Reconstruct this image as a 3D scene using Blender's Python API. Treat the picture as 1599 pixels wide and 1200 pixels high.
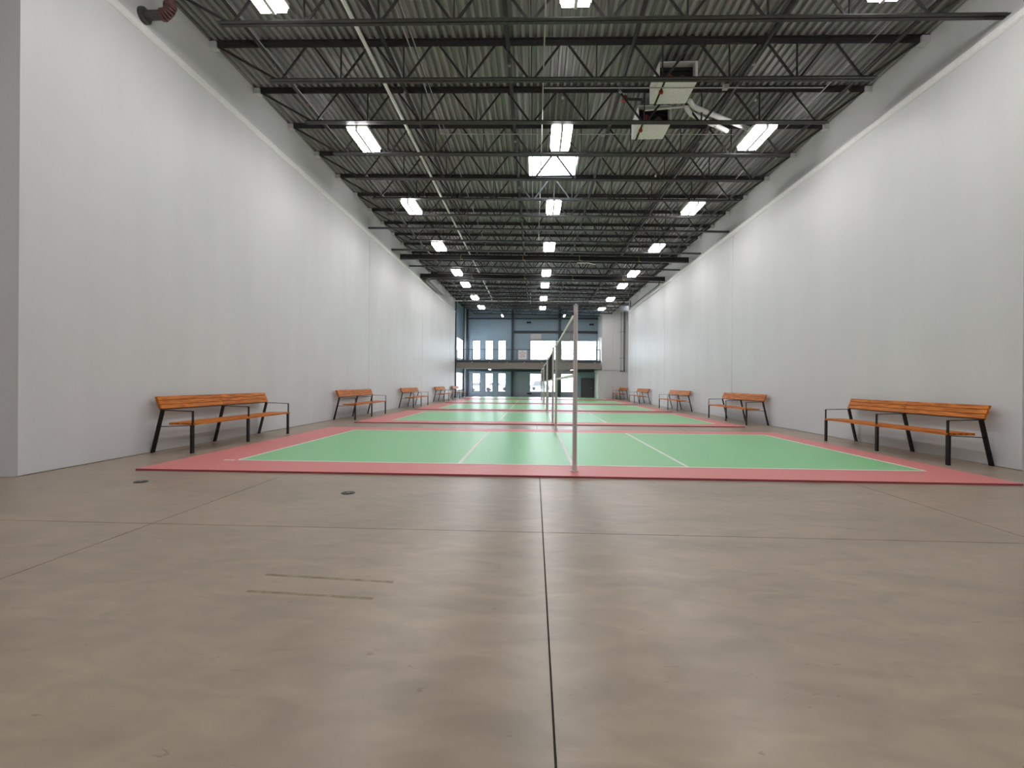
import bpy, math, random
from mathutils import Vector, Matrix
random.seed(7)
for o in list(bpy.data.objects): bpy.data.objects.remove(o, do_unlink=True)
scene = bpy.context.scene
col = scene.collection

# ------------------------------------------------------------------ camera, sky, exposure
F_PX, H = 740.0, 1.25
YAW, PITCH, ROLL = 0.04725, -0.00173, 0.008
fw = Vector((-math.sin(YAW)*math.cos(PITCH), math.cos(YAW)*math.cos(PITCH), math.sin(PITCH)))
rt = Vector((math.cos(YAW), math.sin(YAW), 0)); up = rt.cross(fw)
cr, sr = math.cos(ROLL), math.sin(ROLL)
right_c = rt*cr + up*sr; up_c = up*cr - rt*sr
cd = bpy.data.cameras.new('camera'); cam = bpy.data.objects.new('camera', cd); col.objects.link(cam)
cd.sensor_width = 36.0; cd.lens = F_PX/1599*36.0; cd.clip_start = 0.05; cd.clip_end = 500
M = Matrix((right_c, up_c, -fw)).transposed().to_4x4(); M.translation = Vector((0, 0, H))
cam.matrix_world = M
scene.camera = cam

world = bpy.data.worlds.new('overcast_sky'); scene.world = world; world.use_nodes = True
bg = world.node_tree.nodes['Background']
bg.inputs[0].default_value = (0.80, 0.90, 1.0, 1); bg.inputs[1].default_value = 9.5

LAMP = 34.0
vs = scene.view_settings
vs.view_transform = 'Standard'; vs.look = 'None'; vs.gamma = 1.0; vs.use_curve_mapping = False
vs.exposure = 0.2

# ------------------------------------------------------------------ materials
MATS = {}
def mat(name, color, rough=0.6, metal=0.0, spec=0.5, noise=None, nscale=(4,4,4), amt=0.15, col2=None, bump=0.0, coords='Object', detail=4, rvar=0.0):
    m = bpy.data.materials.new(name); m.use_nodes = True; nt = m.node_tree
    b = nt.nodes['Principled BSDF']
    b.inputs['Base Color'].default_value = (*color, 1); b.inputs['Roughness'].default_value = rough
    b.inputs['Metallic'].default_value = metal; b.inputs['Specular IOR Level'].default_value = spec
    if noise:
        tc = nt.nodes.new('ShaderNodeTexCoord'); mp = nt.nodes.new('ShaderNodeMapping'); mp.inputs['Scale'].default_value = nscale
        nz = nt.nodes.new('ShaderNodeTexNoise'); nz.inputs['Scale'].default_value = noise; nz.inputs['Detail'].default_value = detail
        nt.links.new(tc.outputs[coords], mp.inputs[0]); nt.links.new(mp.outputs[0], nz.inputs['Vector'])
        rp = nt.nodes.new('ShaderNodeValToRGB')
        rp.color_ramp.elements[0].position = 0.3; rp.color_ramp.elements[1].position = 0.7
        c2 = col2 if col2 else tuple(min(1, c*(1+amt)) for c in color)
        c1 = color if col2 else tuple(c*(1-amt) for c in color)
        rp.color_ramp.elements[0].color = (*c1, 1); rp.color_ramp.elements[1].color = (*c2, 1)
        nt.links.new(nz.outputs['Fac'], rp.inputs[0]); nt.links.new(rp.outputs[0], b.inputs['Base Color'])
        if bump:
            bp = nt.nodes.new('ShaderNodeBump'); bp.inputs['Strength'].default_value = bump; bp.inputs['Distance'].default_value = 0.01
            nt.links.new(nz.outputs['Fac'], bp.inputs['Height']); nt.links.new(bp.outputs[0], b.inputs['Normal'])
        if rvar:
            mr = nt.nodes.new('ShaderNodeMapRange'); mr.inputs[3].default_value = rough-rvar; mr.inputs[4].default_value = rough+rvar
            nt.links.new(nz.outputs['Fac'], mr.inputs[0]); nt.links.new(mr.outputs[0], b.inputs['Roughness'])
    MATS[name] = m
    return m

def concrete():
    m = bpy.data.materials.new('polished_concrete'); m.use_nodes = True; nt = m.node_tree; b = nt.nodes['Principled BSDF']
    tc = nt.nodes.new('ShaderNodeTexCoord'); g = nt.nodes.new('ShaderNodeNewGeometry')
    def noise(scale, vec, detail=5, dist=0.0):
        n = nt.nodes.new('ShaderNodeTexNoise'); n.inputs['Scale'].default_value = scale; n.inputs['Detail'].default_value = detail
        n.inputs['Distortion'].default_value = dist; nt.links.new(vec, n.inputs['Vector']); return n.outputs['Fac']
    P = g.outputs['Position']
    mp = nt.nodes.new('ShaderNodeMapping'); mp.inputs['Scale'].default_value = (1.0, 2.2, 1); mp.inputs['Rotation'].default_value = (0, 0, 0.35)
    nt.links.new(P, mp.inputs[0])
    n1 = noise(0.55, mp.outputs[0], 6, 0.8); n2 = noise(2.6, mp.outputs[0], 10, 0.9); n3 = noise(60, P, 2)
    r1 = nt.nodes.new('ShaderNodeValToRGB'); r1.color_ramp.elements[0].position = .28; r1.color_ramp.elements[1].position = .72
    r1.color_ramp.elements[0].color = (.285, .228, .168, 1); r1.color_ramp.elements[1].color = (.378, .304, .226, 1)
    nt.links.new(n1, r1.inputs[0])
    r2 = nt.nodes.new('ShaderNodeValToRGB'); r2.color_ramp.elements[0].position = .3; r2.color_ramp.elements[1].position = .7
    r2.color_ramp.elements[0].color = (.82, .82, .81, 1); r2.color_ramp.elements[1].color = (1.08, 1.07, 1.05, 1)
    nt.links.new(n2, r2.inputs[0])
    mx = nt.nodes.new('ShaderNodeMix'); mx.data_type = 'RGBA'; mx.blend_type = 'MULTIPLY'; mx.inputs[0].default_value = 1
    nt.links.new(r1.outputs[0], mx.inputs[6]); nt.links.new(r2.outputs[0], mx.inputs[7])
    # sparse dark specks and scuffs
    r3 = nt.nodes.new('ShaderNodeValToRGB'); r3.color_ramp.elements[0].position = .24; r3.color_ramp.elements[1].position = .30
    r3.color_ramp.elements[0].color = (.72, .70, .68, 1); r3.color_ramp.elements[1].color = (1, 1, 1, 1)
    n4 = noise(9, mp.outputs[0], 3, 1.5); nt.links.new(n4, r3.inputs[0])
    mx2 = nt.nodes.new('ShaderNodeMix'); mx2.data_type = 'RGBA'; mx2.blend_type = 'MULTIPLY'; mx2.inputs[0].default_value = 1
    nt.links.new(mx.outputs[2], mx2.inputs[6]); nt.links.new(r3.outputs[0], mx2.inputs[7])
    nt.links.new(mx2.outputs[2], b.inputs['Base Color'])
    mr = nt.nodes.new('ShaderNodeMapRange'); mr.inputs[3].default_value = .28; mr.inputs[4].default_value = .36
    nt.links.new(n2, mr.inputs[0]); nt.links.new(mr.outputs[0], b.inputs['Roughness'])
    bp = nt.nodes.new('ShaderNodeBump'); bp.inputs['Strength'].default_value = .02; bp.inputs['Distance'].default_value = .002
    nt.links.new(n3, bp.inputs['Height']); nt.links.new(bp.outputs[0], b.inputs['Normal'])
    b.inputs['Specular IOR Level'].default_value = .5
    MATS['concrete'] = m

def emitter(name, color, strength):
    m = bpy.data.materials.new(name); m.use_nodes = True; nt = m.node_tree
    nt.nodes.remove(nt.nodes['Principled BSDF']); e = nt.nodes.new('ShaderNodeEmission')
    e.inputs[0].default_value = (*color, 1); e.inputs[1].default_value = strength
    nt.links.new(e.outputs[0], nt.nodes['Material Output'].inputs[0]); MATS[name] = m

def pane_mat(name, translucent=0.0, tint=(1, 1, 1), fres=True):
    m = bpy.data.materials.new(name); m.use_nodes = True; nt = m.node_tree
    nt.nodes.remove(nt.nodes['Principled BSDF'])
    t = nt.nodes.new('ShaderNodeBsdfTransparent'); t.inputs[0].default_value = (*tint, 1)
    gl = nt.nodes.new('ShaderNodeBsdfGlossy'); gl.inputs['Roughness'].default_value = .05
    mx = nt.nodes.new('ShaderNodeMixShader'); fr = nt.nodes.new('ShaderNodeFresnel'); fr.inputs[0].default_value = 1.3
    nt.links.new(fr.outputs[0], mx.inputs[0]); nt.links.new(gl.outputs[0], mx.inputs[2])
    if translucent:
        tr = nt.nodes.new('ShaderNodeBsdfTranslucent'); tr.inputs[0].default_value = (.95, .97, 1, 1)
        m2 = nt.nodes.new('ShaderNodeMixShader'); m2.inputs[0].default_value = translucent
        nt.links.new(t.outputs[0], m2.inputs[1]); nt.links.new(tr.outputs[0], m2.inputs[2]); nt.links.new(m2.outputs[0], mx.inputs[1])
        if not fres: nt.nodes.remove(fr); mx.inputs[0].default_value = .03
    else: nt.links.new(t.outputs[0], mx.inputs[1])
    nt.links.new(mx.outputs[0], nt.nodes['Material Output'].inputs[0]); MATS[name] = m

def alpha_stain(name, color, fac):
    m = bpy.data.materials.new(name); m.use_nodes = True; nt = m.node_tree; b = nt.nodes['Principled BSDF']
    b.inputs['Base Color'].default_value = (*color, 1); b.inputs['Roughness'].default_value = .5
    g = nt.nodes.new('ShaderNodeNewGeometry'); n = nt.nodes.new('ShaderNodeTexNoise'); n.inputs['Scale'].default_value = 14
    nt.links.new(g.outputs['Position'], n.inputs['Vector'])
    mr = nt.nodes.new('ShaderNodeMapRange'); mr.inputs[1].default_value = .2; mr.inputs[2].default_value = .7; mr.inputs[3].default_value = .05; mr.inputs[4].default_value = fac
    nt.links.new(n.outputs['Fac'], mr.inputs[0]); nt.links.new(mr.outputs[0], b.inputs['Alpha']); MATS[name] = m

concrete()
mat('white_wall', (.63, .63, .635), .5, noise=1.2, nscale=(1, 1, .25), amt=.035, coords='Object')
mat('end_wall', (.84, .84, .83), .6, noise=1.0, amt=.04)
mat('trim_white', (.80, .80, .79), .5, noise=3, amt=.03)
mat('slate_grey', (.30, .35, .42), .5, noise=1.5, amt=.06)
mat('daylight_tinted_wall', (.26, .352, .415), .5, noise=1.5, amt=.06)  # pale wall colour with the blue cast of daylight mixed in
mat('slate_dark', (.035, .045, .06), .5, noise=4, amt=.2)
mat('deck', (.18, .178, .182), .5, .1, noise=2.0, nscale=(9, .35, 1), col2=(.36, .355, .365), detail=5)
mat('steel', (.038, .037, .036), .45, .1, noise=3, amt=.25)
mat('beam_black', (.014, .014, .014), .5, noise=3, amt=.3)
mat('black_metal', (.005, .005, .005), .5, 0, .25, noise=20, amt=.3)
mat('sprinkler_pipe', (.035, .033, .034), .5, .3, noise=4, amt=.3)
mat('galv', (.42, .42, .42), .4, .6, noise=8, amt=.12)
mat('grey_pipe', (.80, .80, .80), .5, noise=5, amt=.06)
mat('housing', (.72, .71, .68), .45, noise=5, amt=.03)
mat('heater_white', (.80, .80, .79), .4, noise=4, amt=.05)
mat('dark_inside', (.008, .008, .008), .7, noise=5, amt=.3)
mat('red_valve', (.25, .02, .015), .5, noise=10, amt=.2)
mat('drain_red', (.12, .055, .05), .55, noise=6, amt=.2)
mat('drain_grey', (.07, .072, .07), .5, noise=6, amt=.2)
mat('brass', (.55, .40, .12), .35, .8, noise=10, amt=.1)
mat('court_red', (.68, .21, .20), .42, noise=60, amt=.10, coords='Object', bump=.1, rvar=.06)
mat('court_edge', (.30, .05, .06), .6, noise=40, amt=.1)
mat('court_green', (.215, .59, .26), .35, noise=50, amt=.07, coords='Object', bump=.08, rvar=.06)
mat('court_line', (.82, .80, .74), .45, noise=30, amt=.03)
mat('post_steel', (.60, .57, .54), .35, .15, noise=6, nscale=(1, 1, .2), amt=.08)
mat('net_thread', (.035, .036, .032), .8, noise=8, amt=.2)
mat('net_thread_pale', (.34, .34, .34), .8, noise=8, amt=.1)
mat('net_tape', (.90, .90, .90), .7, noise=20, amt=.04)
mat('slab_fascia', (.21, .19, .17), .7, noise=2, amt=.12)
mat('sign_white', (.72, .70, .70), .5, noise=6, amt=.03)
mat('sign_red', (.38, .06, .05), .6, noise=6, amt=.1)
mat('door_dark', (.085, .085, .095), .45, noise=4, amt=.1)
mat('asphalt', (.42, .42, .42), .8, noise=.8, amt=.1)
mat('car_blue', (.20, .24, .34), .3, noise=5, amt=.05); mat('car_silver', (.5, .52, .55), .3, noise=5, amt=.04)
mat('tyre', (.01, .01, .01), .8, noise=9, amt=.2)
mat('joint_fill', (.05, .045, .04), .8, noise=9, amt=.2)
mat('iron_cover', (.07, .062, .055), .5, .5, noise=30, amt=.4)
emitter('lamp_led', (1.0, .975, .985), LAMP)
pane_mat('glass'); pane_mat('skylight_dome', .75, fres=False)
alpha_stain('tape_stain', (.36, .29, .13), .34)

def wood():
    m = bpy.data.materials.new('orange_wood'); m.use_nodes = True; nt = m.node_tree; b = nt.nodes['Principled BSDF']
    tc = nt.nodes.new('ShaderNodeTexCoord'); oi = nt.nodes.new('ShaderNodeObjectInfo')
    ad = nt.nodes.new('ShaderNodeVectorMath'); ad.operation = 'MULTIPLY_ADD'
    ad.inputs[1].default_value = (1, 1, 1)
    cmb = nt.nodes.new('ShaderNodeCombineXYZ'); ml = nt.nodes.new('ShaderNodeMath'); ml.operation = 'MULTIPLY'; ml.inputs[1].default_value = 37
    nt.links.new(oi.outputs['Random'], ml.inputs[0]); nt.links.new(ml.outputs[0], cmb.inputs[0]); nt.links.new(ml.outputs[0], cmb.inputs[2])
    nt.links.new(tc.outputs['Object'], ad.inputs[0]); nt.links.new(cmb.outputs[0], ad.inputs[2])
    mp = nt.nodes.new('ShaderNodeMapping'); mp.inputs['Scale'].default_value = (14, 1.1, 14)
    nt.links.new(ad.outputs[0], mp.inputs[0])
    n = nt.nodes.new('ShaderNodeTexNoise'); n.inputs['Scale'].default_value = 2.4; n.inputs['Detail'].default_value = 6; n.inputs['Distortion'].default_value = .5
    nt.links.new(mp.outputs[0], n.inputs['Vector'])
    r = nt.nodes.new('ShaderNodeValToRGB'); e = r.color_ramp.elements
    e[0].position = .3; e[0].color = (.27, .055, .005, 1); e[1].position = .68; e[1].color = (.70, .225, .022, 1)
    nt.links.new(n.outputs['Fac'], r.inputs[0]); nt.links.new(r.outputs[0], b.inputs['Base Color'])
    b.inputs['Roughness'].default_value = .5; b.inputs['Specular IOR Level'].default_value = .2; MATS['wood'] = m
wood()

# ------------------------------------------------------------------ mesh helpers
class MB:
    def __init__(s): s.v = []; s.f = []; s.sm = []; s.mi = []
    def add(s, vs, fs, smooth=False, mi=0):
        k = len(s.v); s.v += [tuple(v) for v in vs]
        for f in fs: s.f.append(tuple(i+k for i in f)); s.sm.append(smooth); s.mi.append(mi)
        return s
    def box(s, x0, x1, y0, y1, z0, z1, mi=0):
        return s.add([(x0,y0,z0),(x1,y0,z0),(x1,y1,z0),(x0,y1,z0),(x0,y0,z1),(x1,y0,z1),(x1,y1,z1),(x0,y1,z1)],
              [(0,3,2,1),(4,5,6,7),(0,1,5,4),(1,2,6,5),(2,3,7,6),(3,0,4,7)], mi=mi)
    def bar(s, p0, p1, w, h, up=(0,0,1)):
        p0 = Vector(p0); p1 = Vector(p1); d = (p1-p0).normalized(); u = Vector(up)
        if abs(d.dot(u)) > .98: u = Vector((0,1,0))
        a = d.cross(u).normalized(); b = a.cross(d).normalized()
        q = [(-w/2,-h/2),(w/2,-h/2),(w/2,h/2),(-w/2,h/2)]
        vs = [p0+a*i+b*j for i,j in q]+[p1+a*i+b*j for i,j in q]
        return s.add(vs, [(0,1,2,3),(7,6,5,4),(0,4,5,1),(1,5,6,2),(2,6,7,3),(3,7,4,0)])
    def tube(s, p0, p1, r, n=10, r1=None):
        p0 = Vector(p0); p1 = Vector(p1); r1 = r if r1 is None else r1
        d = (p1-p0).normalized(); u = Vector((0,0,1)) if abs(d.z) < .9 else Vector((1,0,0))
        a = d.cross(u).normalized(); b = a.cross(d).normalized()
        A = [p0+(a*math.cos(2*math.pi*i/n)+b*math.sin(2*math.pi*i/n))*r for i in range(n)]
        B = [p1+(a*math.cos(2*math.pi*i/n)+b*math.sin(2*math.pi*i/n))*r1 for i in range(n)]
        s.add(A+B, [(i,i+n,(i+1)%n+n,(i+1)%n) for i in range(n)], True)
        s.add(A, [tuple(range(n))]); s.add(B, [tuple(reversed(range(n)))])
        return s
    def path(s, pts, r, n=10):
        for a, b in zip(pts[:-1], pts[1:]): s.tube(a, b, r, n)
        return s
    def sphere(s, c, r, n=8):
        c = Vector(c); vs = [c+Vector((0,0,r))]; m = n//2
        for j in range(1, m):
            t = math.pi*j/m
            for i in range(n): p = 2*math.pi*i/n; vs.append(c+Vector((math.sin(t)*math.cos(p), math.sin(t)*math.sin(p), math.cos(t)))*r)
        vs.append(c-Vector((0,0,r))); fs = [(0,1+i,1+(i+1)%n) for i in range(n)]
        for j in range(m-2):
            for i in range(n): a = 1+j*n; fs.append((a+i, a+n+i, a+n+(i+1)%n, a+(i+1)%n))
        a = 1+(m-2)*n; fs += [(len(vs)-1, a+(i+1)%n, a+i) for i in range(n)]
        return s.add(vs, fs, True)
    def prism(s, poly, axis, a0, a1):
        n = len(poly)
        def P(p, a):
            return {'x': (a, p[0], p[1]), 'y': (p[0], a, p[1]), 'z': (p[0], p[1], a)}[axis]
        vs = [P(p, a0) for p in poly]+[P(p, a1) for p in poly]
        fs = [tuple(range(n)), tuple(reversed(range(n, 2*n)))]+[(i, i+n, (i+1)%n+n, (i+1)%n) for i in range(n)]
        return s.add(vs, fs)
    def mesh(s, name, m):
        me = bpy.data.meshes.new(name); me.from_pydata(s.v, [], s.f)
        for mm in (m if isinstance(m, (list, tuple)) else [m]): me.materials.append(MATS[mm])
        me.polygons.foreach_set('use_smooth', s.sm); me.polygons.foreach_set('material_index', s.mi)
        me.validate(); me.update()
        import bmesh
        bm = bmesh.new(); bm.from_mesh(me); bmesh.ops.recalc_face_normals(bm, faces=bm.faces); bm.to_mesh(me); bm.free()
        return me
    def build(s, name, m, parent=None, loc=None):
        return inst(name, s.mesh(name, m), parent, loc)
def inst(name, me, parent=None, loc=None, rot=None, scale=None):
    o = bpy.data.objects.new(name, me); col.objects.link(o)
    if parent is not None: o.parent = parent
    if loc is not None: o.location = loc
    if rot is not None: o.rotation_euler = rot
    if scale is not None: o.scale = scale
    return o
def tag(o, label, cat, group=None, kind=None):
    o['label'] = label; o['category'] = cat
    if group: o['group'] = group
    if kind: o['kind'] = kind
    return o
def thing(name, label, cat, loc=(0,0,0), group=None):
    return tag(inst(name, None, None, loc), label, cat, group)
def struct(o, label=None, cat=None):
    o['kind'] = 'structure'
    if label: o['label'] = label; o['category'] = cat
    return o
def bevel(o, w=.004, seg=2):
    md = o.modifiers.new('bevel', 'BEVEL'); md.width = w; md.segments = seg; md.limit_method = 'ANGLE'; return o
def copy_tree(o, parent=None):
    c = o.copy(); col.objects.link(c)
    if parent is not None: c.parent = parent
    for ch in list(o.children): copy_tree(ch, c)
    return c
ORD = ['nearest','second','third','fourth','fifth','sixth','seventh','eighth','ninth','tenth','eleventh','twelfth','thirteenth','fourteenth','fifteenth','sixteenth','seventeenth','eighteenth','nineteenth','twentieth','twenty-first','twenty-second','twenty-third','twenty-fourth']

# ------------------------------------------------------------------ dimensions
XL, XR = -6.60, 7.27            # faces of the long walls
XLU, XRU = -6.66, 7.42          # faces of the recessed upper walls
YB = 43.3                       # back wall
YLE, YRE = 39.1, 37.2           # far ends of the long walls
YF = 40.3                       # face of the far right block
YLN, YRN = 5.76, 7.42           # near ends of the long walls
SL = .018
def deck_z(x): return 8.05 - SL*x
WX0, WX1, YR0 = -10.5, 11.0, -8.0

# ------------------------------------------------------------------ floor in sawn slabs
fl = MB().box(WX0-.3, WX1+.3, YR0-.3, YB+.3, -.30, -.012).build('floor', 'joint_fill')
struct(fl, 'polished beige concrete floor cut into large bays', 'floor')
xs = [WX0-.2, -6.72, -3.32, .08, 4.09, 7.9, WX1+.2]; ys = [YR0-.2, -5.1, -.6, 3.98, 8.55, 13.1, 17.7, 22.2, 26.8, 31.4, 35.9, 40.5, YB+.2]
J = .0045
for i in range(len(xs)-1):
    for j in range(len(ys)-1):
        b = MB().box(xs[i]+J, xs[i+1]-J, ys[j]+J, ys[j+1]-J, -.05, 0)
        b.build('slab', 'concrete', fl)

# ------------------------------------------------------------------ long walls with panels
def long_wall(name, side, xf, xu, y0, y1, zled, joints, label):
    s = side; T = .30
    def X(a): return (min(xf, a), max(xf, a))
    back = MB()
    a, b = sorted((xf+s*.02, xf+s*T)); back.box(a, b, y0, y1, 0, zled)
    a, b = sorted((xu, xf+s*T)); back.box(a, b, y0, y1, zled, deck_z(xu)+.12)
    w = struct(back.build(name, 'white_wall'), label, 'wall')
    ed = [y0]+joints+[y1]
    for k in range(len(ed)-1):
        a, b = sorted((xf, xf+s*.019))
        o = MB().box(a, b, ed[k]+(.012 if k else 0), ed[k+1]-(.012 if k < len(ed)-2 else 0), .012, zled-.002).build('panel', 'white_wall', w)
    return w
ZLL, ZLR = 7.07, 6.79
long_wall('wall_left', -1, XL, XLU, YLN, YLE, ZLL, [18.6, 27.6, 36.6], 'tall white painted wall along the left side of the hall')
long_wall('wall_right', 1, XR, XRU, YRN, YRE, ZLR, [17.85, 27.0], 'tall white painted wall along the right side of the hall')
for nm, x, s, y0, y1, z in (('trim_1', XL, -1, YLN, YLE, ZLL), ('trim_2', XR, 1, YRN, YRE, ZLR)):
    poly = [(x-s*.004, z), (x-s*.030, z+.03), (x-s*.030, z+.13), (x+s*.055, z+.145), (x+s*.09, z+.145), (x+s*.09, z)]
    struct(MB().prism(poly, 'y', y0, y1).build(nm, 'trim_white'), 'pale sloped ledge along the top of the %s wall' % ('left' if s < 0 else 'right'), 'trim')
# wider bay around the viewer
T = .3
def wallbox(name, m, label, *b): return struct(MB().box(*b).build(name, m), label, 'wall')
wallbox('wall_left_return', 'end_wall', 'grey-white return wall facing the viewer at the left edge', WX0, XL-.3, YLN, YLN+.3, 0, 8.3)
wallbox('wall_right_return', 'end_wall', 'grey-white return wall facing the viewer at the right edge', XR+.3, WX1, YRN, YRN+.3, 0, 8.3)
wallbox('wall_left_front', 'end_wall', 'side wall of the wider bay left of the viewer', WX0-.3, WX0, YR0, YLN+.3, 0, 8.3)
wallbox('wall_right_front', 'end_wall', 'side wall of the wider bay right of the viewer', WX1, WX1+.3, YR0, YRN+.3, 0, 8.3)
wallbox('wall_rear', 'end_wall', 'rear wall behind the viewer', WX0-.3, WX1+.3, YR0-.3, YR0, 0, 8.4)

# ------------------------------------------------------------------ fluted roof deck with skylight openings
SKY = [(-.22, 1.25, 14.10, 15.44), (-.22, 1.25, 29.44, 30.78)]
P = .1524
def deck_mesh():
    b = MB(); prof = []
    k0 = int(math.floor((WX0-.2)/P)); k1 = int(math.ceil((WX1+.2)/P))
    for k in range(k0, k1):
        x = k*P
        prof += [(x, 0), (x+.056, 0), (x+.070, .056), (x+.138, .056)]
    prof.append((k1*P, 0))
    yb = sorted(set([YR0-.2, YB+.4]+[v for s in SKY for v in s[2:]]))
    for (xa, za), (xb, zb) in zip(prof[:-1], prof[1:]):
        for ya, yc in zip(yb[:-1], yb[1:]):
            xm = (xa+xb)/2; ym = (ya+yc)/2
            if any(s[0] < xm < s[1] and s[2] < ym < s[3] for s in SKY): continue
            b.add([(xa, ya, deck_z(xa)+za), (xb, ya, deck_z(xb)+zb), (xb, yc, deck_z(xb)+zb), (xa, yc, deck_z(xa)+za)], [(0,1,2,3)])
    # opaque roof build-up above
    for ya, yc in zip(yb[:-1], yb[1:]):
        spans = [(WX0-.3, WX1+.3)]
        for s in SKY:
            if s[2]-.01 < (ya+yc)/2 < s[3]+.01: spans = [(WX0-.3, s[0]-.01), (s[1]+.01, WX1+.3)]
        for xa, xb in spans:
            v = []
            for z in (.075, .13):
                v += [(xa, ya, deck_z(xa)+z), (xb, ya, deck_z(xb)+z), (xb, yc, deck_z(xb)+z), (xa, yc, deck_z(xa)+z)]
            b.add(v, [(0,3,2,1),(4,5,6,7),(0,1,5,4),(1,2,6,5),(2,3,7,6),(3,0,4,7)])
    return b
struct(deck_mesh().build('ceiling', 'deck'), 'dark grey fluted steel roof deck', 'ceiling')
for i, (x0, x1, y0, y1) in enumerate(SKY):
    xc, yc = (x0+x1)/2, (y0+y1)/2; zc = deck_z(xc)
    fr = MB()
    for (a, b, c, d) in ((x0-.04, x0, y0-.04, y1+.04), (x1, x1+.04, y0-.04, y1+.04), (x0, x1, y0-.04, y0), (x0, x1, y1, y1+.04)): fr.box(a, b, c, d, zc-.03, zc+.07)
    f = struct(fr.build('window_%d' % (i+1), 'trim_white'), '%s square skylight glowing white between the roof joists' % ['near', 'far'][i], 'skylight')
    n = 10; vs = []; fs = []
    for a in range(n+1):
        for b2 in range(n+1):
            u, w = a/n*2-1, b2/n*2-1
            vs.append((xc+u*(x1-x0+.06)/2, yc+w*(y1-y0+.06)/2, zc+.045+.05*(1-u**4)*(1-w**4)))
    for a in range(n):
        for b2 in range(n): k = a*(n+1)+b2; fs.append((k, k+n+1, k+n+2, k+1))
    MB().add(vs, fs, True).build('dome', 'skylight_dome', f)

# ------------------------------------------------------------------ open web roof joists
NB = [-5.23+1.28*k for k in range(10)]
NT = [-4.59+1.28*k for k in range(9)]
DB = .80
def chord_mesh(xa, xb, top):
    b = MB()
    for s in (-1, 1):
        g = s*.010
        zz = (lambda x, o: -SL*x+o)
        base = 0 if top else -DB
        # horizontal leg and vertical leg of one angle
        lo, hi = (base-.010, base-.001) if top else (base, base+.009)
        va, vb = (base-.105, base-.010) if top else (base+.009, base+.058)
        for (y0, y1, z0, z1) in ((min(g, g+s*.062), max(g, g+s*.062), lo, hi), (min(g, g+s*.008), max(g, g+s*.008), va, vb)):
            v = [(x, y, zz(x, z)) for z in (z0, z1) for x, y in ((xa, y0), (xb, y0), (xb, y1), (xa, y1))]
            b.add(v, [(0,3,2,1),(4,5,6,7),(0,1,5,4),(1,2,6,5),(2,3,7,6),(3,0,4,7)])
    return b
top_me = chord_mesh(XLU+.0, XRU, True).mesh('top_chord', 'steel')
bot_me = chord_mesh(-5.42, 6.48, False).mesh('bottom_chord', 'steel')
ext_me = chord_mesh(XLU, XRU, False).mesh('bottom_chord_extended', 'steel')
extr_me = chord_mesh(-5.42, XRU, False).mesh('bottom_chord_half_extended', 'steel')
def zl(x, o): return -SL*x+o
webs = []
for x in NB[1:-1]: webs.append(('web_post', (x, 0, zl(x, -.05)), (x, 0, zl(x, -DB+.03)), .022, .034))
for k, x in enumerate(NT):
    webs.append(('web_diagonal', (x-.05, 0, zl(x, -.055)), (NB[k]+.06, 0, zl(NB[k], -DB+.04)), .022, .042))
    webs.append(('web_diagonal', (x+.05, 0, zl(x, -.055)), (NB[k+1]-.06, 0, zl(NB[k+1], -DB+.04)), .022, .042))
webs.append(('end_diagonal', (XLU+.12, 0, zl(XLU, -.07)), (NB[0]-.04, 0, zl(NB[0], -DB+.03)), .019, .045))
webs.append(('end_diagonal', (XRU-.12, 0, zl(XRU, -.07)), (NB[-1]+.04, 0, zl(NB[-1], -DB+.03)), .019, .045))
web_me = [(n, MB().bar(a, b, w, h).mesh(n, 'steel')) for n, a, b, w, h in webs]
seat_me = MB().box(XLU+.0, XLU+.14, -.07, .07, -SL*XLU-.14, -SL*XLU-.012).mesh('bearing_seat', 'white_wall')
seat_me2 = MB().box(XRU-.14, XRU, -.07, .07, -SL*XRU-.14, -SL*XRU-.012).mesh('bearing_seat', 'white_wall')
JY0, JS = 9.40, 1.533
EXT = {6, 8, 10, 12}
for n in range(-1, 22):
    y = JY0+JS*n
    extra = ', lower chord reaching the walls' if n in EXT else ''
    t = thing('roof_joist', 'dark steel open-web roof joist, %s from the viewer%s' % (ORD[n+1], extra), 'roof joist', (0, y, 8.05), 'open-web roof joists')
    inst('top_chord', top_me, t); inst('bottom_chord', ext_me if n in EXT else (extr_me if n == -1 else bot_me), t)
    for nm, me in web_me: inst(nm, me, t)
    inst('bearing_seat', seat_me, t); inst('bearing_seat', seat_me2, t)

# two heavy black beams
for i, y in enumerate((22.85, 26.95)):
    t = thing('steel_beam', '%s heavy black steel beam spanning the hall under the deck' % ['nearer', 'farther'][i], 'beam', (0, y, 0), 'heavy black beams')
    def sb(z0, z1, w):
        v = [(x, s*w/2, 7.27-SL*x*.9+z) for z in (z0, z1) for x, s in ((XL+.01, -1), (XR-.01, -1), (XR-.01, 1), (XL+.01, 1))]
        return MB().add(v, [(0,3,2,1),(4,5,6,7),(0,1,5,4),(1,2,6,5),(2,3,7,6),(3,0,4,7)])
    sb(-.115, -.095, .17).build('lower_flange', 'beam_black', t); sb(.095, .115, .17).build('upper_flange', 'beam_black', t); sb(-.095, .095, .03).build('beam_web', 'beam_black', t)
    for x in (-3.6, -.6, 2.1, 4.9):
        z = 7.27-SL*x*.9
        MB().path([(x, -.11, z+.12), (x, -.11, z-.10), (x+.1, -.11, z-.13)], .012, 6).build('cable_clip', 'brass', t)

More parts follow.
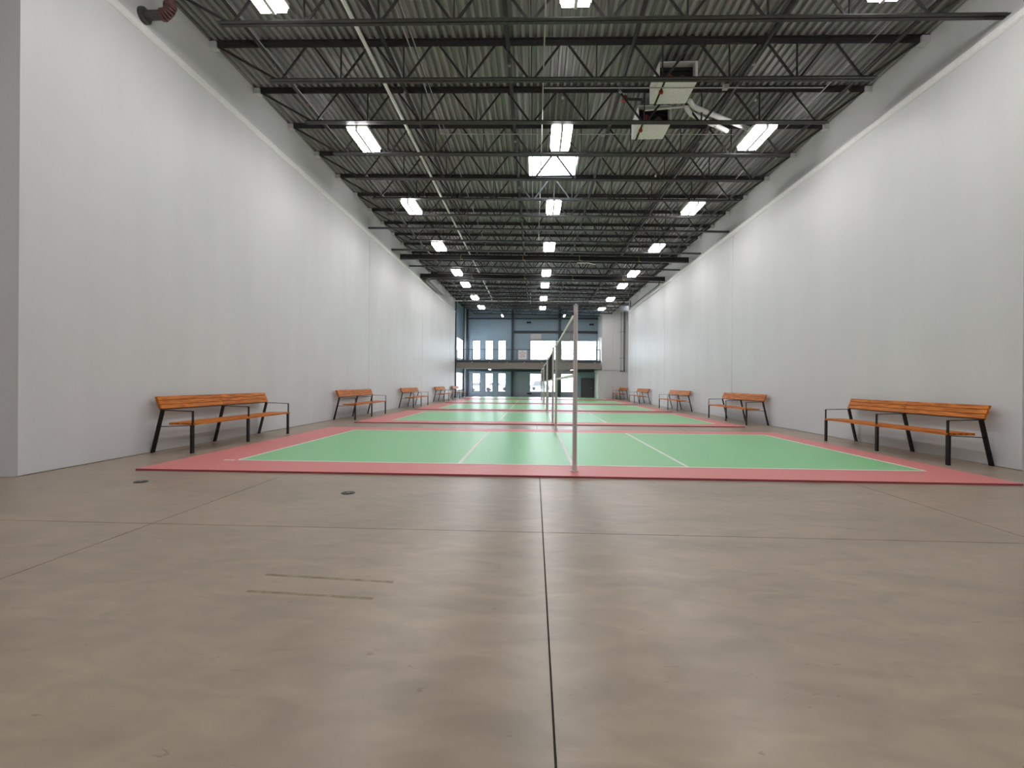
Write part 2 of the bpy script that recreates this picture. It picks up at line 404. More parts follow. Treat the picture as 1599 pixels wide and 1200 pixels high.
# ------------------------------------------------------------------ ceiling lights
def make_light():
    t = thing('ceiling_light', '', 'ceiling light', (0,0,0), 'white ceiling light panels')
    h = MB(); h.box(-.25, .25, -.54, .54, .030, .100); h.box(-.25, -.236, -.54, .54, .022, .030); h.box(.236, .25, -.54, .54, .022, .030)
    h.box(-.028, .028, -.54, .54, -.075, .030)
    h.build('housing', 'housing', t)
    for s in (-1, 1):
        a, b = sorted((s*.030, s*.234)); MB().prism([(a, .029), (b, .029), (b-.02, -.06), (a+.002, -.06)] if s > 0 else [(a, .029), (b, .029), (b-.002, -.06), (a+.02, -.06)], 'y', -.522, .522).build('lens', 'lamp_led', t)  # lens drop added so its glowing sides light the upper walls
    for y in (-.4, .4): MB().tube((0, y, .10), (0, y, .78), .006, 6).build('hanger', 'galv', t)
    return t
LY = [7.0, 11.63, 16.2, 20.9, 25.8, 29.0, 33.5, 37.7, 2.4, -2.2, -6.4]  # rows above and behind the viewer are unseen, added to light the foreground
LX = [(-4.28, 7.30, 'left'), (.60, 7.25, 'middle'), (5.27, 7.20, 'right')]
proto = make_light(); first = True
for j, y in enumerate(LY):
    for x, z, nm in LX:
        o = proto if first else copy_tree(proto); first = False
        o.location = (x, y, z)
        if j < 8: o['label'] = 'bright white ceiling light panel in the %s row, %s from the viewer' % (nm, ORD[j])
        else: o['label'] = 'added unseen ceiling light panel of the %s row, %s the viewer' % (nm, ['right above', 'just behind', 'far behind'][j-8])

# ------------------------------------------------------------------ sprinkler lines
for i, x in enumerate((-5.53, -3.0, -.57, 1.86, 4.35, 6.76)):
    z = deck_z(x)-.18
    t = thing('sprinkler_pipe', 'dark sprinkler branch pipe running down the hall, %s from the left' % ['first','second','third','fourth','fifth','sixth'][i], 'sprinkler pipe', (x, 0, z), 'sprinkler branch pipes')
    MB().tube((0, -2, 0), (0, 36.6 if i == 5 else 42.2, 0), .041, 10).build('pipe', 'sprinkler_pipe', t)
    hm = MB().tube((0, 0, -.03), (0, 0, -.09), .012, 6).tube((0, 0, -.09), (0, 0, -.098), .035, 8).tube((0, 0, -.098), (0, 0, -.12), .014, 6).mesh('sprinkler_head', 'galv')
    y = 9.75 + (i % 2)*.9
    while y < (36.5 if i == 5 else 42): inst('sprinkler_head', hm, t, (0, y, 0)); y += 3.066
    cm = MB().tube((0, -.05, 0), (0, .05, 0), .046, 10).mesh('coupling', 'drain_red')
    for y in (11.2+i*.3, 17.4, 23.5): inst('coupling', cm, t, (0, y, 0))
# long pale pipe
t = thing('white_pipe', 'long pale grey pipe running down the left half of the ceiling', 'pipe', (-3.30, 0, 7.74))
MB().tube((0, 2, 0), (0, 36.0, 0), .036, 12).tube((0, 36.0, 0), (0, 36.0, -.28), .036, 12).build('pipe', 'grey_pipe', t)
cm = MB().tube((0, -.06, 0), (0, .06, 0), .046, 12).mesh('coupling', 'grey_pipe')
for y in (6.1, 12.2, 18.3, 24.4, 30.5): inst('coupling', cm, t, (0, y, 0))
# thin conduits
def conduit(name, label, pts, r=.012, m='galv', boxes=()):
    t = thing(name, label, 'conduit', pts[0]); o = Vector(pts[0])
    MB().path([Vector(p)-o for p in pts], r, 8).build('tube', m, t)
    for p in boxes: MB().box(-.05, .05, -.05, .05, -.04, .04).build('junction_box', 'galv', t, Vector(p)-o)
    return t
conduit('electrical_conduit', 'thin galvanised conduit beside the pale ceiling pipe', [(-2.46, 2, 7.75), (-2.46, 12.1, 7.75), (-2.40, 12.3, 7.75), (5.0, 12.3, 7.62)], .012, boxes=[(-2.46, 12.2, 7.75), (1.7, 12.3, 7.68)])
conduit('electrical_conduit', 'second thin conduit running on far down the ceiling left of centre', [(-2.38, 2, 7.83), (-2.38, 33, 7.83)], .010)
conduit('electrical_conduit', 'vertical-looking thin conduit along the hall centre line', [(.13, 2, 7.40), (.13, 20.6, 7.40)], .014)
conduit('electrical_conduit', 'short conduit strung just under the second joist', [(.15, 9.55, 7.19), (5.6, 9.55, 7.08)], .012, boxes=[(3.72, 9.55, 7.13)])
conduit('electrical_conduit', 'light galvanised conduit close to the right wall ceiling edge', [(6.2, 2, 7.66), (6.2, 34, 7.66)], .009)
conduit('electrical_conduit', 'light galvanised conduit close to the left wall ceiling edge', [(-5.28, 2, 7.72), (-5.28, 34, 7.72)], .009)
conduit('cross_pipe', 'pale horizontal pipe crossing the whole hall before the mezzanine', [(XL+.02, 35.5, 7.44), (XR-.02, 35.5, 7.34)], .038, 'grey_pipe')
t = thing('pipe_hanger', 'pale vertical hanger on the horizontal cross pipe left of centre', 'pipe hanger', (-.35, 35.42, 7.40))
MB().tube((0, 0, -.20), (0, 0, .62), .022, 8).build('rod', 'grey_pipe', t)
conduit('wall_conduit', 'dark pipe dropping along the top of the right wall at the far end', [(6.95, 26.8, 7.10), (6.95, 27.05, 6.86), (6.95, 34.9, 6.86), (6.95, 34.9, 7.3)], .03, 'sprinkler_pipe')
conduit('bent_conduit', 'short white bent conduit hanging under the nearer black beam', [(1.98, 22.62, 6.98), (2.48, 22.62, 6.98), (2.84, 22.62, 6.90)], .020, 'grey_pipe')
MB().tube((.25, 0, 0), (.25, .15, .17), .008, 6).build('hanger', 'galv', bpy.data.objects['bent_conduit'])
t = thing('tube_heater', 'grey radiant tube heater along the top of the left wall', 'heater', (-6.25, 27.6, 7.30))
MB().prism([(-.20, -.10), (.16, -.02), (.16, .02), (.02, .12), (-.20, -.02)], 'y', 0, 4.4).build('reflector', 'galv', t)
MB().tube((-.04, .1, -.07), (-.04, 4.3, -.07), .045, 10).build('burner_tube', 'drain_grey', t)
for y in (.4, 4.0): MB().tube((0, y, .05), (0, y, .80), .008, 6).build('hanger', 'galv', t)

# small pendant sensors above the near bays
def sensor(x, y, label):
    t = thing('ceiling_sensor', label, 'sensor', (x, y, deck_z(x)))
    MB().tube((0, 0, -.16), (0, 0, 0), .008, 6).build('stem', 'galv', t)
    MB().tube((0, 0, -.19), (0, 0, -.16), .03, 10, .022).sphere((0, 0, -.19), .03).build('cap', 'housing', t)
sensor(.60, 11.0, 'small white ceiling sensor just before the near middle light')
sensor(-3.95, 11.0, 'small white ceiling sensor before the near left light')
sensor(5.0, 11.1, 'small white ceiling sensor before the near right light')
sensor(-4.0, 16.9, 'small white ceiling sensor beside the third left light')
sensor(3.75, 15.1, 'small white ceiling sensor right of the near skylight')

# ------------------------------------------------------------------ unit heaters
def heater(loc, label):
    t = thing('unit_heater', label, 'heater', loc, 'white unit heaters')
    w, d, h = .78, .80, .40; x0, x1 = 0, w
    c = MB(); k = .02
    c.box(x0, x1, 0, d, 0, k); c.box(x0, x1, 0, d, h-k, h); c.box(x0, x0+k, 0, d, k, h-k); c.box(x1-.05, x1, 0, d, k, h-k); c.box(x0, x1, d-k, d, k, h-k)
    cab = bevel(c.build('cabinet', 'heater_white', t), .006)
    b = MB().box(x0+k, x1-.05, .16, .2, k, h-k).build('burner_grille', 'dark_inside', t)
    for z in (.10, .2, .30): MB().box(x0+.06, x1-.09, .13, .16, z-.012, z+.012).build('louvre', 'dark_inside', b)
    MB().box(.10, .135, -.02, d+.02, -.018, 0).build('strap', 'black_metal', t)
    MB().tube((.2, -.02, .1), (.2, .14, .1), .02, 8).tube((.14, .03, .1), (.28, .03, .1), .028, 8).sphere((.2, .03, .15), .045).build('gas_valve', 'red_valve', t)
    MB().tube((.12, .3, -.04), (.12, .3, .02), .03, 8).box(.08, .16, .28, .33, -.07, -.02).build('strap_clamp', 'red_valve', t)
    MB().tube((.5, .12, .1), (.5, .155, .1), .09, 14).build('fan_motor', 'drain_grey', t)
    for x in (.08, w-.1):
        for y in (.12, d-.12): MB().tube((x, y, h-.01), (x, y, deck_z(loc[0])-loc[2]), .008, 6).build('hanger', 'galv', t)
heater((2.48, 9.78, 7.42), 'white box unit heater hanging nearest the viewer')
heater((2.39, 11.29, 7.42), 'white box unit heater hanging behind the first one')
for k, (a, b, lab) in enumerate((((3.52, 10.80, 7.47), (5.16, 11.78, 7.47), 'longer white flue pipe slanting from the unit heaters'), ((3.50, 10.97, 7.42), (4.62, 11.75, 7.42), 'shorter white flue pipe slanting from the unit heaters'))):
    t = thing('flue_pipe', lab, 'flue pipe', a); o = Vector(a); d = Vector(b)-o
    MB().tube((0, 0, 0), d, .055, 12).build('pipe', 'heater_white', t)
    for q in (.22, .62): MB().tube(d*q, d*q+d.normalized()*.05, .063, 12).build('collar', 'galv', t)
    MB().tube((0, 0, 0), (-.16, -.18, .04), .05, 10).build('elbow', 'heater_white', t)
    for q in (.3, .55): MB().tube(d*q, d*q+Vector((0, 0, .5)), .006, 6).build('hanger', 'galv', t)
conduit('gas_pipe', 'white gas pipe crossing behind the first unit heater', [(2.45, 10.98, 7.52), (3.5, 10.85, 7.52)], .022, 'heater_white')
t = thing('gas_shutoff', 'red gas valve left of the unit heaters', 'valve', (2.02, 11.05, deck_z(1.86)-.19))
MB().tube((0, -.06, 0), (0, .06, 0), .06, 10).sphere((0, 0, .04), .05).build('valve_body', 'red_valve', t)
MB().tube((0, 0, 0), (.40, 0, -.02), .03, 8).build('pipe_stub', 'sprinkler_pipe', t)

# roof drain on the left wall
t = thing('roof_drain', 'dark drain pipe with red elbow leaving the left wall near the ceiling', 'drain pipe', (XLU, 7.72, 7.42))
MB().tube((0, 0, 0), (.05, 0, 0), .13, 16).build('flange', 'drain_grey', t)
MB().tube((.05, 0, 0), (.34, 0, 0), .075, 14).build('pipe', 'drain_grey', t)
e = MB(); R = .13
pts = [(.34+R*math.sin(a), 0, R-R*math.cos(a)) for a in [i*math.pi/2/6 for i in range(7)]]
e.path(pts, .088, 14).tube((.33, 0, 0), (.38, 0, 0), .098, 14).tube((.47, 0, .12), (.47, 0, .17), .098, 14).build('elbow', 'drain_red', t)
MB().tube((.47, 0, .17), (.47, 0, .74), .08, 14).build('riser', 'drain_red', t)

# ------------------------------------------------------------------ courts
CS = [6.30, 14.25, 21.55, 29.0, 36.65]
CX0, CX1 = -5.50, 6.20; WXa, WXb = -4.57, 5.66; NETX = .57
CL = 6.32
def court(y0, i):
    L = CL if i < 4 else YB-.05-y0
    nm = ORD[i] if i < 4 else 'farthest'
    t = thing('sports_court', 'green court mat with red border and white lines, %s from the viewer' % nm, 'court', ((CX0+CX1)/2, y0, 0), 'green and red sports courts')
    ox = (CX0+CX1)/2
    cut = YF-.06-y0; xc = 5.27
    def flat(x0, x1, ya, yb, z0, z1, nm, m):
        if i < 4 or x1 <= xc or yb <= cut: p = [(x0, ya), (x1, ya), (x1, yb), (x0, yb)]
        elif x0 >= xc or ya >= cut: p = [(x0, ya), (min(x1, xc), ya), (min(x1, xc), yb), (x0, yb)] if ya >= cut else [(x0, ya), (x1, ya), (x1, cut), (x0, cut)]
        else: p = [(x0, ya), (x1, ya), (x1, cut), (xc, cut), (xc, yb), (x0, yb)]
        mb = MB().prism([(x-ox, y) for x, y in p], 'z', z0, z1)
        if isinstance(m, list):
            for k in range(len(mb.f)): mb.mi[k] = 0 if k == 1 else 1
        mb.build(nm, m, t)
    flat(CX0, CX1, 0, L, .0005, .026, 'border_mat', ['court_red', 'court_edge'])
    a, b = .82, 5.60; w = .05
    flat(WXa, WXb, a, b, .026, .0275, 'playing_field', 'court_green')
    for (x0, x1, ya, yb) in ((WXa, WXb, a-w/2, a+w/2), (WXa, WXb, b-w/2, b+w/2)): flat(x0, x1, ya, yb, .0275, .0287, 'end_line', 'court_line')
    for x, n2 in ((WXa, 'side_line'), (WXb, 'side_line'), (-1.13, 'service_line'), (2.28, 'service_line'), (NETX+.01, 'centre_line')):
        flat(x-w/2, x+w/2, a+w/2, b-w/2, .0275, .0286, n2, 'court_line')
    if i == 0:
        MB().box(WXa-.22-ox, WXa-.05-ox, a-w/2, a+w/2, .026, .0275).build('edge_tick', 'court_line', t)
for i, y in enumerate(CS): court(y, i)

def post(y, label):
    t = thing('net_post', label, 'net post', (NETX, y, .0262), 'steel net posts')
    MB().tube((0, 0, .004), (0, 0, 2.30), .031, 16).build('tube', 'post_steel', t)
    MB().box(-.006, .006, -.036, -.028, .1, 2.2).build('rail_slot', 'galv', t)
    MB().tube((0, 0, 2.30), (0, 0, 2.325), .036, 16).sphere((0, 0, 2.325), .022).build('cap', 'galv', t)
    MB().tube((0, 0, 0), (0, 0, .012), .055, 18).tube((0, 0, .012), (0, 0, .07), .038, 16, .034).build('base_collar', 'post_steel', t)
    MB().tube((-.03, 0, 2.2), (-.05, 0, 2.2), .018, 10).build('pulley', 'black_metal', t)
def net(y0, y1, i):
    nm = ORD[i] if i < 4 else 'farthest'
    look = 'fine see-through net with white tapes' if i == 0 else 'dense dark net with white tapes'
    t = thing('court_net', '%s strung over the %s court' % (look, nm), 'net', (NETX, y0, 0), 'court nets')
    L = y1-y0; zt, zb = 2.235, 1.385
    s, w = (.060, .0020) if i == 0 else (.034, .0020)
    b = MB(); n = int((L-.1)/s)
    for k in range(n+1):
        y = .05+k*(L-.1)/n; b.bar((0, y, zb), (0, y, zt), w, w)
    n = int((zt-zb)/s)
    for k in range(1, n): z = zb+k*(zt-zb)/n; b.bar((0, .05, z), (0, L-.05, z), w, w)
    o = b.build('net_mesh', 'net_thread_pale' if i == 0 else 'net_thread', t); o['kind'] = 'stuff'
    MB().box(-.006, .006, .04, L-.04, zt-.005, zt+.05).build('top_tape', 'net_tape', t)
    MB().box(-.005, .005, .04, L-.04, zb-.045, zb+.005).build('bottom_tape', 'net_tape', t)
for i, y in enumerate(CS):
    a = y+.37; b = y+6.0+.36 if i == 0 else y+5.75
    if i == 0: b = 12.5
    nm = ORD[i] if i < 4 else 'farthest'
    post(a, 'steel net post at the near edge of the %s court' % nm); post(b, 'steel net post at the far edge of the %s court' % nm)
    net(a+.035, b-.035, i)

# ------------------------------------------------------------------ benches (local: x = away from wall, y = along wall)
def make_bench():
    t = thing('wall_bench', '', 'bench', (0,0,0), 'orange wood benches along the walls')
    L, D = 3.18, .75
    pb0, pb1 = Vector((.175, 0, .745)), Vector((.085, 0, .965)); n = (pb1-pb0); nn = Vector((n.z, 0, -n.x)).normalized()
    q = .0733*n.length/.238
    for half in range(2):
        ya, yb = -.04+half*(L/2+.04)+.002, half*(L/2+.04)+L/2-.002
        for k in range(3):
            a = pb0+n*(k/3+.014); c = pb0+n*((k+1)/3-.014); th = nn*.04
            v = [p+Vector((0, y, 0)) for y in (ya, yb) for p in (a, a+th, c+th, c)]
            o = MB().add(v, [(0,3,2,1),(4,5,6,7),(0,1,5,4),(1,2,6,5),(2,3,7,6),(3,0,4,7)]).build('back_slat', 'wood', t); bevel(o, .004)
        for k in range(4):
            x0 = .30+k*.119; o = MB().box(x0, x0+.114, ya+.05 if half == 0 else ya, yb if half == 0 else yb-.05, .485, .522).build('seat_slat', 'wood', t); bevel(o, .004)
    ys3 = (.0, L/2, L-.02)
    for y in ys3:
        MB().bar((.022+.0, y, .0), (.20, y, .745), .068, .030, (1, 0, 0)).build('back_leg', 'black_metal', t)
        MB().box(D-.038, D-.008, y-.034, y+.034, 0, .485).build('front_leg', 'black_metal', t)
        MB().box(D-.020, D-.008, y-.022, y+.022, .485, .725).build('arm_upright', 'black_metal', t)
        MB().bar((D-.010, y, .722), (.185, y, .738), .044, .012).build('armrest', 'black_metal', t)
        MB().bar((D-.03, y, .478), (.128, y, .452), .04, .012).build('seat_bearer', 'black_metal', t)
        MB().bar((.168, y, .742), (.080, y, .962), .05, .014, (1, 0, 0)).build('back_plate', 'black_metal', t)
    MB().bar((.185, -.03, .742), (.185, L+.02, .742), .03, .008).build('back_rail', 'black_metal', t)
    return t
bp = make_bench(); firstb = True
for side, xs0, ysl in (('left', XL+.01, (7.87, 15.28, 22.75, 30.6, 37.0)), ('right', XR-.01, (7.87, 15.05, 22.15, 30.0, 36.9))):
    for i, y in enumerate(ysl):
        if firstb: o = bp
        else: o = copy_tree(bp)
        firstb = False
        if side == 'left': o.location = (xs0, y, 0); o.scale = (1, 1, 1)
        else: o.location = (xs0, y+3.14, 0); o.rotation_euler = (0, 0, math.pi); o.scale = (.94, 1, .985)
        nm = ORD[i] if i < 4 else 'farthest'
        o['label'] = 'orange slatted bench with black legs along the %s wall, %s from the viewer' % (side, nm)

# ------------------------------------------------------------------ floor details
for x, y, lab in ((-2.08, 5.23, 'round dark floor cleanout cover left of the centre floor joint'), (-4.82, 5.60, 'round dark floor cleanout cover near the front left court corner')):
    t = thing('floor_cleanout', lab, 'floor cover', (x, y, .0003), 'floor cleanout covers')
    MB().tube((0, 0, 0), (0, 0, .005), .075, 24).build('rim', 'iron_cover', t); MB().tube((0, 0, .005), (0, 0, .007), .058, 24).build('lid', 'iron_cover', t)
    MB().box(-.02, .02, -.006, .006, .007, .010).build('key_slot', 'galv', t)
for p0, p1, lab in (((-1.72, 2.98), (-.87, 2.92), 'faded yellow tape mark on the floor, farther of the two'), ((-1.70, 2.74), (-.92, 2.69), 'faded yellow tape mark on the floor, nearer of the two')):
    tag(MB().bar((p0[0], p0[1], .0008), (p1[0], p1[1], .0008), .028, .0008).build('tape_mark', 'tape_stain'), lab, 'tape mark', 'faded tape marks')

# ------------------------------------------------------------------ far end: back wall with windows
def wall_with_holes(name, m, axis, c0, c1, a0, a1, z0, z1, holes, label):
    # wall slab in a grid with rectangular openings; axis 'y': lies at constant y in [c0,c1] and spans x; axis 'x' likewise
    av = sorted(set([a0, a1]+[h[0] for h in holes]+[h[1] for h in holes])); zv = sorted(set([z0, z1]+[h[2] for h in holes]+[h[3] for h in holes]))
    b = MB()
    for i in range(len(av)-1):
        for j in range(len(zv)-1):
            am, zm = (av[i]+av[i+1])/2, (zv[j]+zv[j+1])/2
            if any(h[0] < am < h[1] and h[2] < zm < h[3] for h in holes): continue
            if axis == 'y': b.box(av[i], av[i+1], c0, c1, zv[j], zv[j+1])
            else: b.box(c0, c1, av[i], av[i+1], zv[j], zv[j+1])
    return struct(b.build(name, m), label, 'wall')
LOWZ, UPZ = (.45, 2.16), (3.38, 5.17)
HB = []
for (x0, x1) in ((-5.70, -4.99), (-4.52, -3.81), (-3.34, -2.63)):
    HB.append((x0, x1, *LOWZ)); HB.append((x0, x1, *UPZ))
HB += [(-.42, 2.12, *LOWZ), (2.40, 3.66, *LOWZ), (-.42, 2.12, UPZ[0], 5.17), (2.40, 5.62, UPZ[0], 5.17)]
wall_with_holes('wall_back', 'daylight_tinted_wall', 'y', YB, YB+.25, -6.6, 8.4, 0, 8.3, HB, 'end wall with daylight blue put into its colour and rows of bright windows')
HS = [(39.5, 42.75, .62, 2.14), (39.5, 42.75, UPZ[0], 5.12)]
XS = -6.52
wall_with_holes('wall_left_far', 'daylight_tinted_wall', 'x', XS-.08, XS, YLE, YB, 0, 8.3, HS, 'side wall at the far left with daylight blue put into its colour and two windows')
wn = [3]
def window(a0, a1, z0, z1, axis, c, nv, nh, label, fm='slate_dark', gm='glass'):
    fr = MB(); k = .045
    def bx(mb, p0, p1, q0, q1, d0=-.06, d1=.06):
        if axis == 'x': d0 *= .4; d1 *= .4
        if axis == 'y': mb.box(p0, p1, c+d0, c+d1, q0, q1)
        else: mb.box(c+d0, c+d1, p0, p1, q0, q1)
    bx(fr, a0, a0+k, z0, z1); bx(fr, a1-k, a1, z0, z1); bx(fr, a0+k, a1-k, z0, z0+k); bx(fr, a0+k, a1-k, z1-k, z1)
    w = struct(fr.build('window_%d' % wn[0], fm), label, 'window'); wn[0] += 1
    va = [a0+k+(a1-a0-2*k)*i/nv for i in range(nv+1)]; vz = [z0+k+(z1-z0-2*k)*i/nh for i in range(nh+1)]
    for x in va[1:-1]: m = MB(); bx(m, x-.016, x+.016, z0+k, z1-k, -.03, .03); m.build('mullion', fm, w)
    for z in vz[1:-1]: m = MB(); bx(m, a0+k, a1-k, z-.014, z+.014, -.029, .029); m.build('transom_bar', fm, w)
    for i in range(nv):
        for j in range(nh):
            m = MB(); bx(m, va[i]+.003, va[i+1]-.003, vz[j]+.003, vz[j+1]-.003, -.004, .004); m.build('pane', gm, w)
pos = ['left', 'middle', 'right']
for i, (x0, x1) in enumerate(((-5.70, -4.99), (-4.52, -3.81), (-3.34, -2.63))):
    window(x0, x1, *LOWZ, 'y', YB+.12, 1, 3, '%s narrow window of the ground floor trio' % pos[i])
    window(x0, x1, *UPZ, 'y', YB+.12, 1, 3, '%s narrow window of the upper floor trio' % pos[i])
window(-.42, 2.12, *LOWZ, 'y', YB+.12, 2, 3, 'wide ground floor window left of the dark column')
window(2.40, 3.66, *LOWZ, 'y', YB+.12, 2, 3, 'ground floor window right of the dark column')
window(-.42, 2.12, UPZ[0], 5.17, 'y', YB+.12, 2, 3, 'wide upper window left of the dark column')
window(2.40, 5.62, UPZ[0], 5.17, 'y', YB+.12, 2, 3, 'wide upper window right of the dark column')
window(39.5, 42.75, .62, 2.14, 'x', XS-.03, 2, 3, 'lower side window at the far left', 'trim_white', 'skylight_dome')
window(39.5, 42.75, UPZ[0], 5.12, 'x', XS-.03, 2, 3, 'upper side window at the far left', 'trim_white', 'skylight_dome')
wallbox('wall_left_cap', 'white_wall', 'white end of the long left wall', XL-.36, XS, YLE, YLE+.08, 0, 8.3)
wallbox('wall_right_cap', 'white_wall', 'white end of the long right wall', XR+.02, 8.2, YRE, YRE+.08, 0, 8.3)
# columns, beams on the end wall
for i, (x, w, lab) in enumerate(((-6.16, .12, 'thin dark steel column in the far left corner'), (-2.03, .19, 'dark steel column right of the narrow window trio'), (2.26, .22, 'dark steel column between the wide windows'))):
    t = thing('steel_column', lab, 'column', (x, YB-.16, 0), 'dark steel columns at the end wall')
    MB().box(-w/2, w/2, -.10, -.085, .02, 8.0).build('front_flange', 'slate_dark', t); MB().box(-w/2, w/2, .085, .10, .02, 8.0).build('rear_flange', 'slate_dark', t)
    MB().box(-.02, .02, -.085, .085, .02, 8.0).build('column_web', 'slate_dark', t); MB().box(-w/2-.03, w/2+.03, -.13, .13, 0, .02).build('base_plate', 'slate_dark', t)
tag(MB().tube((-6.36, YB-.12, 0), (-6.36, YB-.12, 8.1), .06, 12).build('downpipe', 'trim_white'), 'white vertical downpipe in the far left corner', 'downpipe')
def ibeam(name, label, x0, x1, y, z, h=.2, m='slate_dark'):
    t = thing(name, label, 'beam', ((x0+x1)/2, y, z)); a = (x1-x0)/2
    MB().box(-a, a, -.07, .07, h/2-.02, h/2).build('upper_flange', m, t); MB().box(-a, a, -.07, .07, -h/2, -h/2+.02).build('lower_flange', m, t); MB().box(-a, a, -.012, .012, -h/2+.02, h/2-.02).build('beam_web', m, t)
ibeam('wall_beam', 'dark horizontal beam above the upper windows', -1.90, 5.9, YB-.09, 5.93, .20)
ibeam('wall_beam', 'dark beam along the end wall under the roof', -6.05, 5.9, YB-.30, 7.12, .10)
t = thing('transom_panels', 'grey-blue panels above the wide upper windows', 'panel', (0, YB-.03, 5.25))
for x0, x1 in ((-.40, .60), (.64, 2.10), (2.44, 3.2), (3.24, 4.4), (4.44, 5.60)): MB().box(x0, x1, -.02, .02, 0, .52).build('panel', 'galv' if x0 == -.40 else 'daylight_tinted_wall', t)
t = thing('wall_siding', 'vertical blue-grey boards on the end wall left of the wide window', 'siding', (0, YB-.012, 0))
for k in range(5): x = -1.86+k*.285; MB().box(x+.003, x+.282, -.012, .010, .02, 2.38).build('board', 'slate_grey', t)

# door
d = struct(MB().box(4.25, 4.31, YB-.09, YB, 0, 1.76).box(5.34, 5.40, YB-.09, YB, 0, 1.76).box(4.31, 5.34, YB-.09, YB, 1.70, 1.76).build('door_1', 'slate_dark'), 'dark grey door in the end wall right of the windows', 'door')
MB().box(4.315, 5.335, YB-.06, YB-.01, .01, 1.695).build('leaf', 'door_dark', d)
MB().tube((5.22, YB-.06, .85), (5.22, YB-.12, .85), .015, 8).tube((5.22, YB-.12, .85), (5.10, YB-.12, .85), .012, 8).build('handle', 'galv', d)

# white block at the far right, with recess behind the pilaster
XBK = 5.68
blk = MB(); blk.box(XBK, 8.4, YF+.02, YB, 0, 7.42); blk.box(5.33, XBK, YF+.02, YB-.8, 0, 2.36)
w = struct(blk.build('wall_right_block', 'white_wall'), 'white block wall facing the viewer at the far right', 'wall')
for (x0, x1, z0, z1) in ((XBK, 6.585, 2.40, 7.42), (6.60, 8.0, 2.40, 7.42), (5.33, 6.585, .01, 2.385), (6.60, 8.0, .01, 2.385)): MB().box(x0, x1, YF, YF+.02, z0, z1).build('panel', 'white_wall', w)
wallbox('wall_right_far', 'white_wall', 'white side wall of the recess at the far right', 7.92, 8.2, YRE, YF+.1, 0, 8.3)
wallbox('wall_right_upper_far', 'white_wall', 'white upper wall above the far right block', XBK, 8.4, YF+.6, YF+.8, 7.42, 8.3)
for k, (x, lab) in enumerate(((7.22, 'left'), (7.36, 'middle'), (7.52, 'right'))):
    t = thing('riser_pipe', '%s of three grey riser pipes on the far right block' % lab, 'pipe', (x, YF-.12, 2.33), 'riser pipes')
    MB().tube((0, 0, 0), (0, 0, 4.98), .03 if k < 2 else .038, 10).build('pipe', ['galv', 'grey_pipe', 'drain_grey'][k], t)
    MB().tube((0, 0, -.05), (0, 0, .05), .05, 10).build('end_cap', 'drain_grey', t)
    for z in (1.12, 3.32): MB().box(-.06, .06, .03, .118, z-.02, z+.02).build('bracket', 'drain_grey', t)
conduit('wall_conduit', 'thin grey conduit running across the far right block', [(5.8, YF-.02, 2.42), (7.1, YF-.02, 2.40)], .012, 'galv')
t = thing('supply_duct', 'grey sheet metal duct above the far right block', 'duct', (6.35, 37.9, 7.56))
for k in range(5): bevel(MB().box(-.55, .55, k*.42, k*.42+.41, -.12, .16).build('duct_section', 'galv', t), .01)
MB().bar((.55, .2, .0), (1.15, -.5, -.02), .10, .10).build('branch', 'drain_grey', t)
struct(MB().box(5.62, XBK, YF-.03, YF+.05, 3.2, 5.15).box(5.44, 5.50, YF-.03, YF+.05, 3.2, 5.15).box(5.50, 5.62, YF-.03, YF+.05, 5.06, 5.15).build('trim_3', 'trim_white'), 'white door frame beside the far right block on the mezzanine', 'trim')
struct(MB().box(5.33, 5.40, YF-.05, YF, .01, 2.3).build('trim_4', 'trim_white'), 'white corner trim of the far right block at floor level', 'trim')

# ------------------------------------------------------------------ mezzanine
YM = 39.3
t = thing('mezzanine', 'mezzanine slab with brown fascia and dark edge across the far end', 'mezzanine', (0, YM, 0))
MB().box(XS+.01, XBK-.25, .06, YB-YM-.27, 2.52, 3.14).build('slab', 'slab_fascia', t)
MB().box(XS+.01, XBK-.25, .0, .06, 2.47, 2.97).build('fascia', 'slab_fascia', t)
MB().box(XS+.01, XBK-.22, -.03, .06, 2.975, 3.16).build('edge_angle', 'slate_dark', t)
cm = MB().box(-.04, .04, -.045, -.03, 2.93, 3.02).mesh('clip', 'galv')
for k in range(8): inst('clip', cm, t, (-5.2+k*1.45, 0, 0))
MB().box(-6.0, 5.3, 3.2, 3.4, 2.28, 2.515).build('soffit_beam', 'slate_dark', t)
t = thing('guard_rail', 'thin dark steel guard rail along the mezzanine edge', 'railing', (0, YM-.005, 3.161))
x0, x1 = XS+.06, 5.40
MB().bar((x0, 0, .88), (x1, 0, .88), .05, .05).build('top_rail', 'slate_dark', t); MB().bar((x0, 0, .08), (x1, 0, .08), .025, .025).build('bottom_rail', 'slate_dark', t)
pm = MB().box(-.022, .022, -.022, .022, 0, .856).mesh('rail_post', 'slate_dark')
for x in (x0, -5.2, -3.9, -2.6, -1.48, -.47, .9, 2.2, 3.5, 4.6, x1): inst('rail_post', pm, t, (x, 0, 0))
b = MB()
for k in range(60): x = x0+(x1-x0)*(k+.5)/60; b.tube((x, 0, .09), (x, 0, .87), .003, 4)
for z in (.28, .48, .68): b.tube((x0, 0, z), (x1, 0, z), .003, 4)
o = b.build('wire_infill', 'slate_dark', t); o['kind'] = 'stuff'
t = thing('rail_sign', 'small white notice with dark red lines hung on the mezzanine rail', 'sign', (-1.0, YM-.07, 3.24))
MB().box(-.34, .34, -.006, .006, 0, .74).build('board', 'sign_white', t)
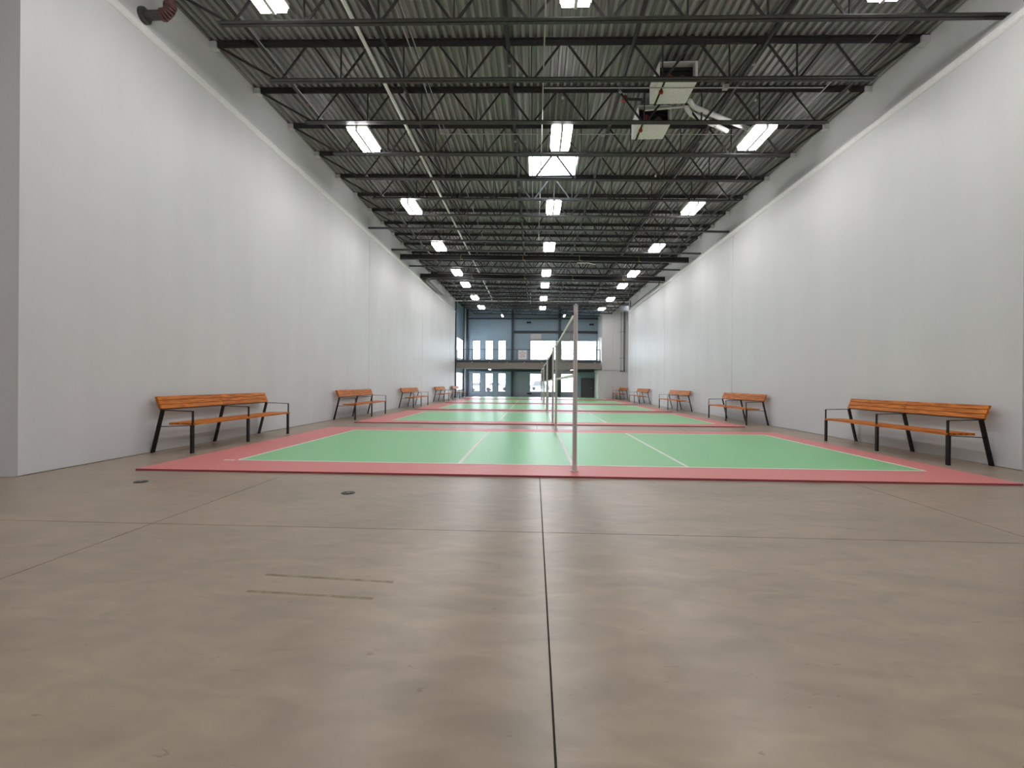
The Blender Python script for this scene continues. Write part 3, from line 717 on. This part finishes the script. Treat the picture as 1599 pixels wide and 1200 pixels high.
for z, w in ((.66, .22), (.57, .50), (.47, .58), (.37, .36), (.27, .46), (.17, .40)):
    b = MB(); x = -w/2
    while x < w/2-.02:
        q = min(random.uniform(.03, .09), w/2-x); b.box(x, x+q, -.009, -.006, z-.018, z+.018); x += q+.018
    b.build('text_line', 'sign_red' if z > .3 else 'drain_grey', t)
MB().tube((-.30, .0, .74), (-.30, .03, .80), .005, 6).tube((.30, 0, .74), (.30, .03, .80), .005, 6).build('hook', 'galv', t)
# small strip lights near the end wall
def strip(loc, label, l=.8, yaw=0):
    t = thing('strip_light', label, 'strip light', loc, 'small strip lights at the end wall'); t.rotation_euler = (0, 0, yaw)
    MB().box(-.07, .07, -l/2, l/2, .012, .06).build('housing', 'housing', t); MB().box(-.06, .06, -l/2+.01, l/2-.01, 0, .012).build('lens', 'lamp_led', t)
    for y in (-.3, .3): MB().tube((0, y, .06), (0, y, 1.0 if loc[2] > 4 else .10), .006, 6).build('hanger', 'galv', t)
strip((-2.82, 40.9, 7.06), 'small strip light left under the roof before the end wall', 1.2)
strip((2.52, 40.9, 7.06), 'small strip light right under the roof before the end wall', 1.2)
strip((-3.87, 40.9, 2.41), 'small strip light under the mezzanine on the left', 1.0)
strip((3.2, 40.9, 2.41), 'small strip light under the mezzanine on the right', 1.0)
for x, z, lab in ((-.55, 6.78, 'small black speaker high on the end wall'), (5.1, 6.6, 'small black speaker high beside the far right block'), (-.45, .32, 'small black box low on the end wall by the wide window')):
    t = thing('wall_speaker', lab, 'speaker', (x, YB-.24, z)); bevel(MB().box(-.2, .2, -.1, .1, -.06, .06).build('cabinet', 'black_metal', t), .02); MB().bar((0, .1, 0), (0, .22, 0), .06, .05).build('bracket', 'black_metal', t)

# ------------------------------------------------------------------ outside
g = struct(MB().box(-120, 120, YB+.3, 260, -.3, -.1).build('ground_outside', 'asphalt'), 'pale ground outside the windows', 'ground')
def car(x, y, m, label, h=1.0):
    t = thing('parked_car', label, 'car', (x, y, -.1), 'cars outside')
    MB().prism([(-2.1, .35), (2.1, .35), (2.15, .62), (2.0, .85), (1.05, .95), (.55, 1.42*h), (-1.15, 1.45*h), (-1.75, .98), (-2.12, .88)], 'y', -.85, .85).build('body', m, t)
    MB().prism([(-1.45, .98), (.85, .98), (.45, 1.36*h), (-1.05, 1.38*h)], 'y', -.87, .87).build('side_glass', 'drain_grey', t)
    for wx in (-1.3, 1.35):
        for s in (-1, 1): MB().tube((wx, s*.70, .32), (wx, s*.90, .32), .32, 16).build('wheel', 'tyre', t)
car(-8.9, 78, 'car_silver', 'silver car outside the left narrow window'); car(-6.6, 84, 'car_silver', 'silver car outside the middle narrow window'); car(1.2, 92, 'car_blue', 'blue van outside the wide ground floor window', 1.3)
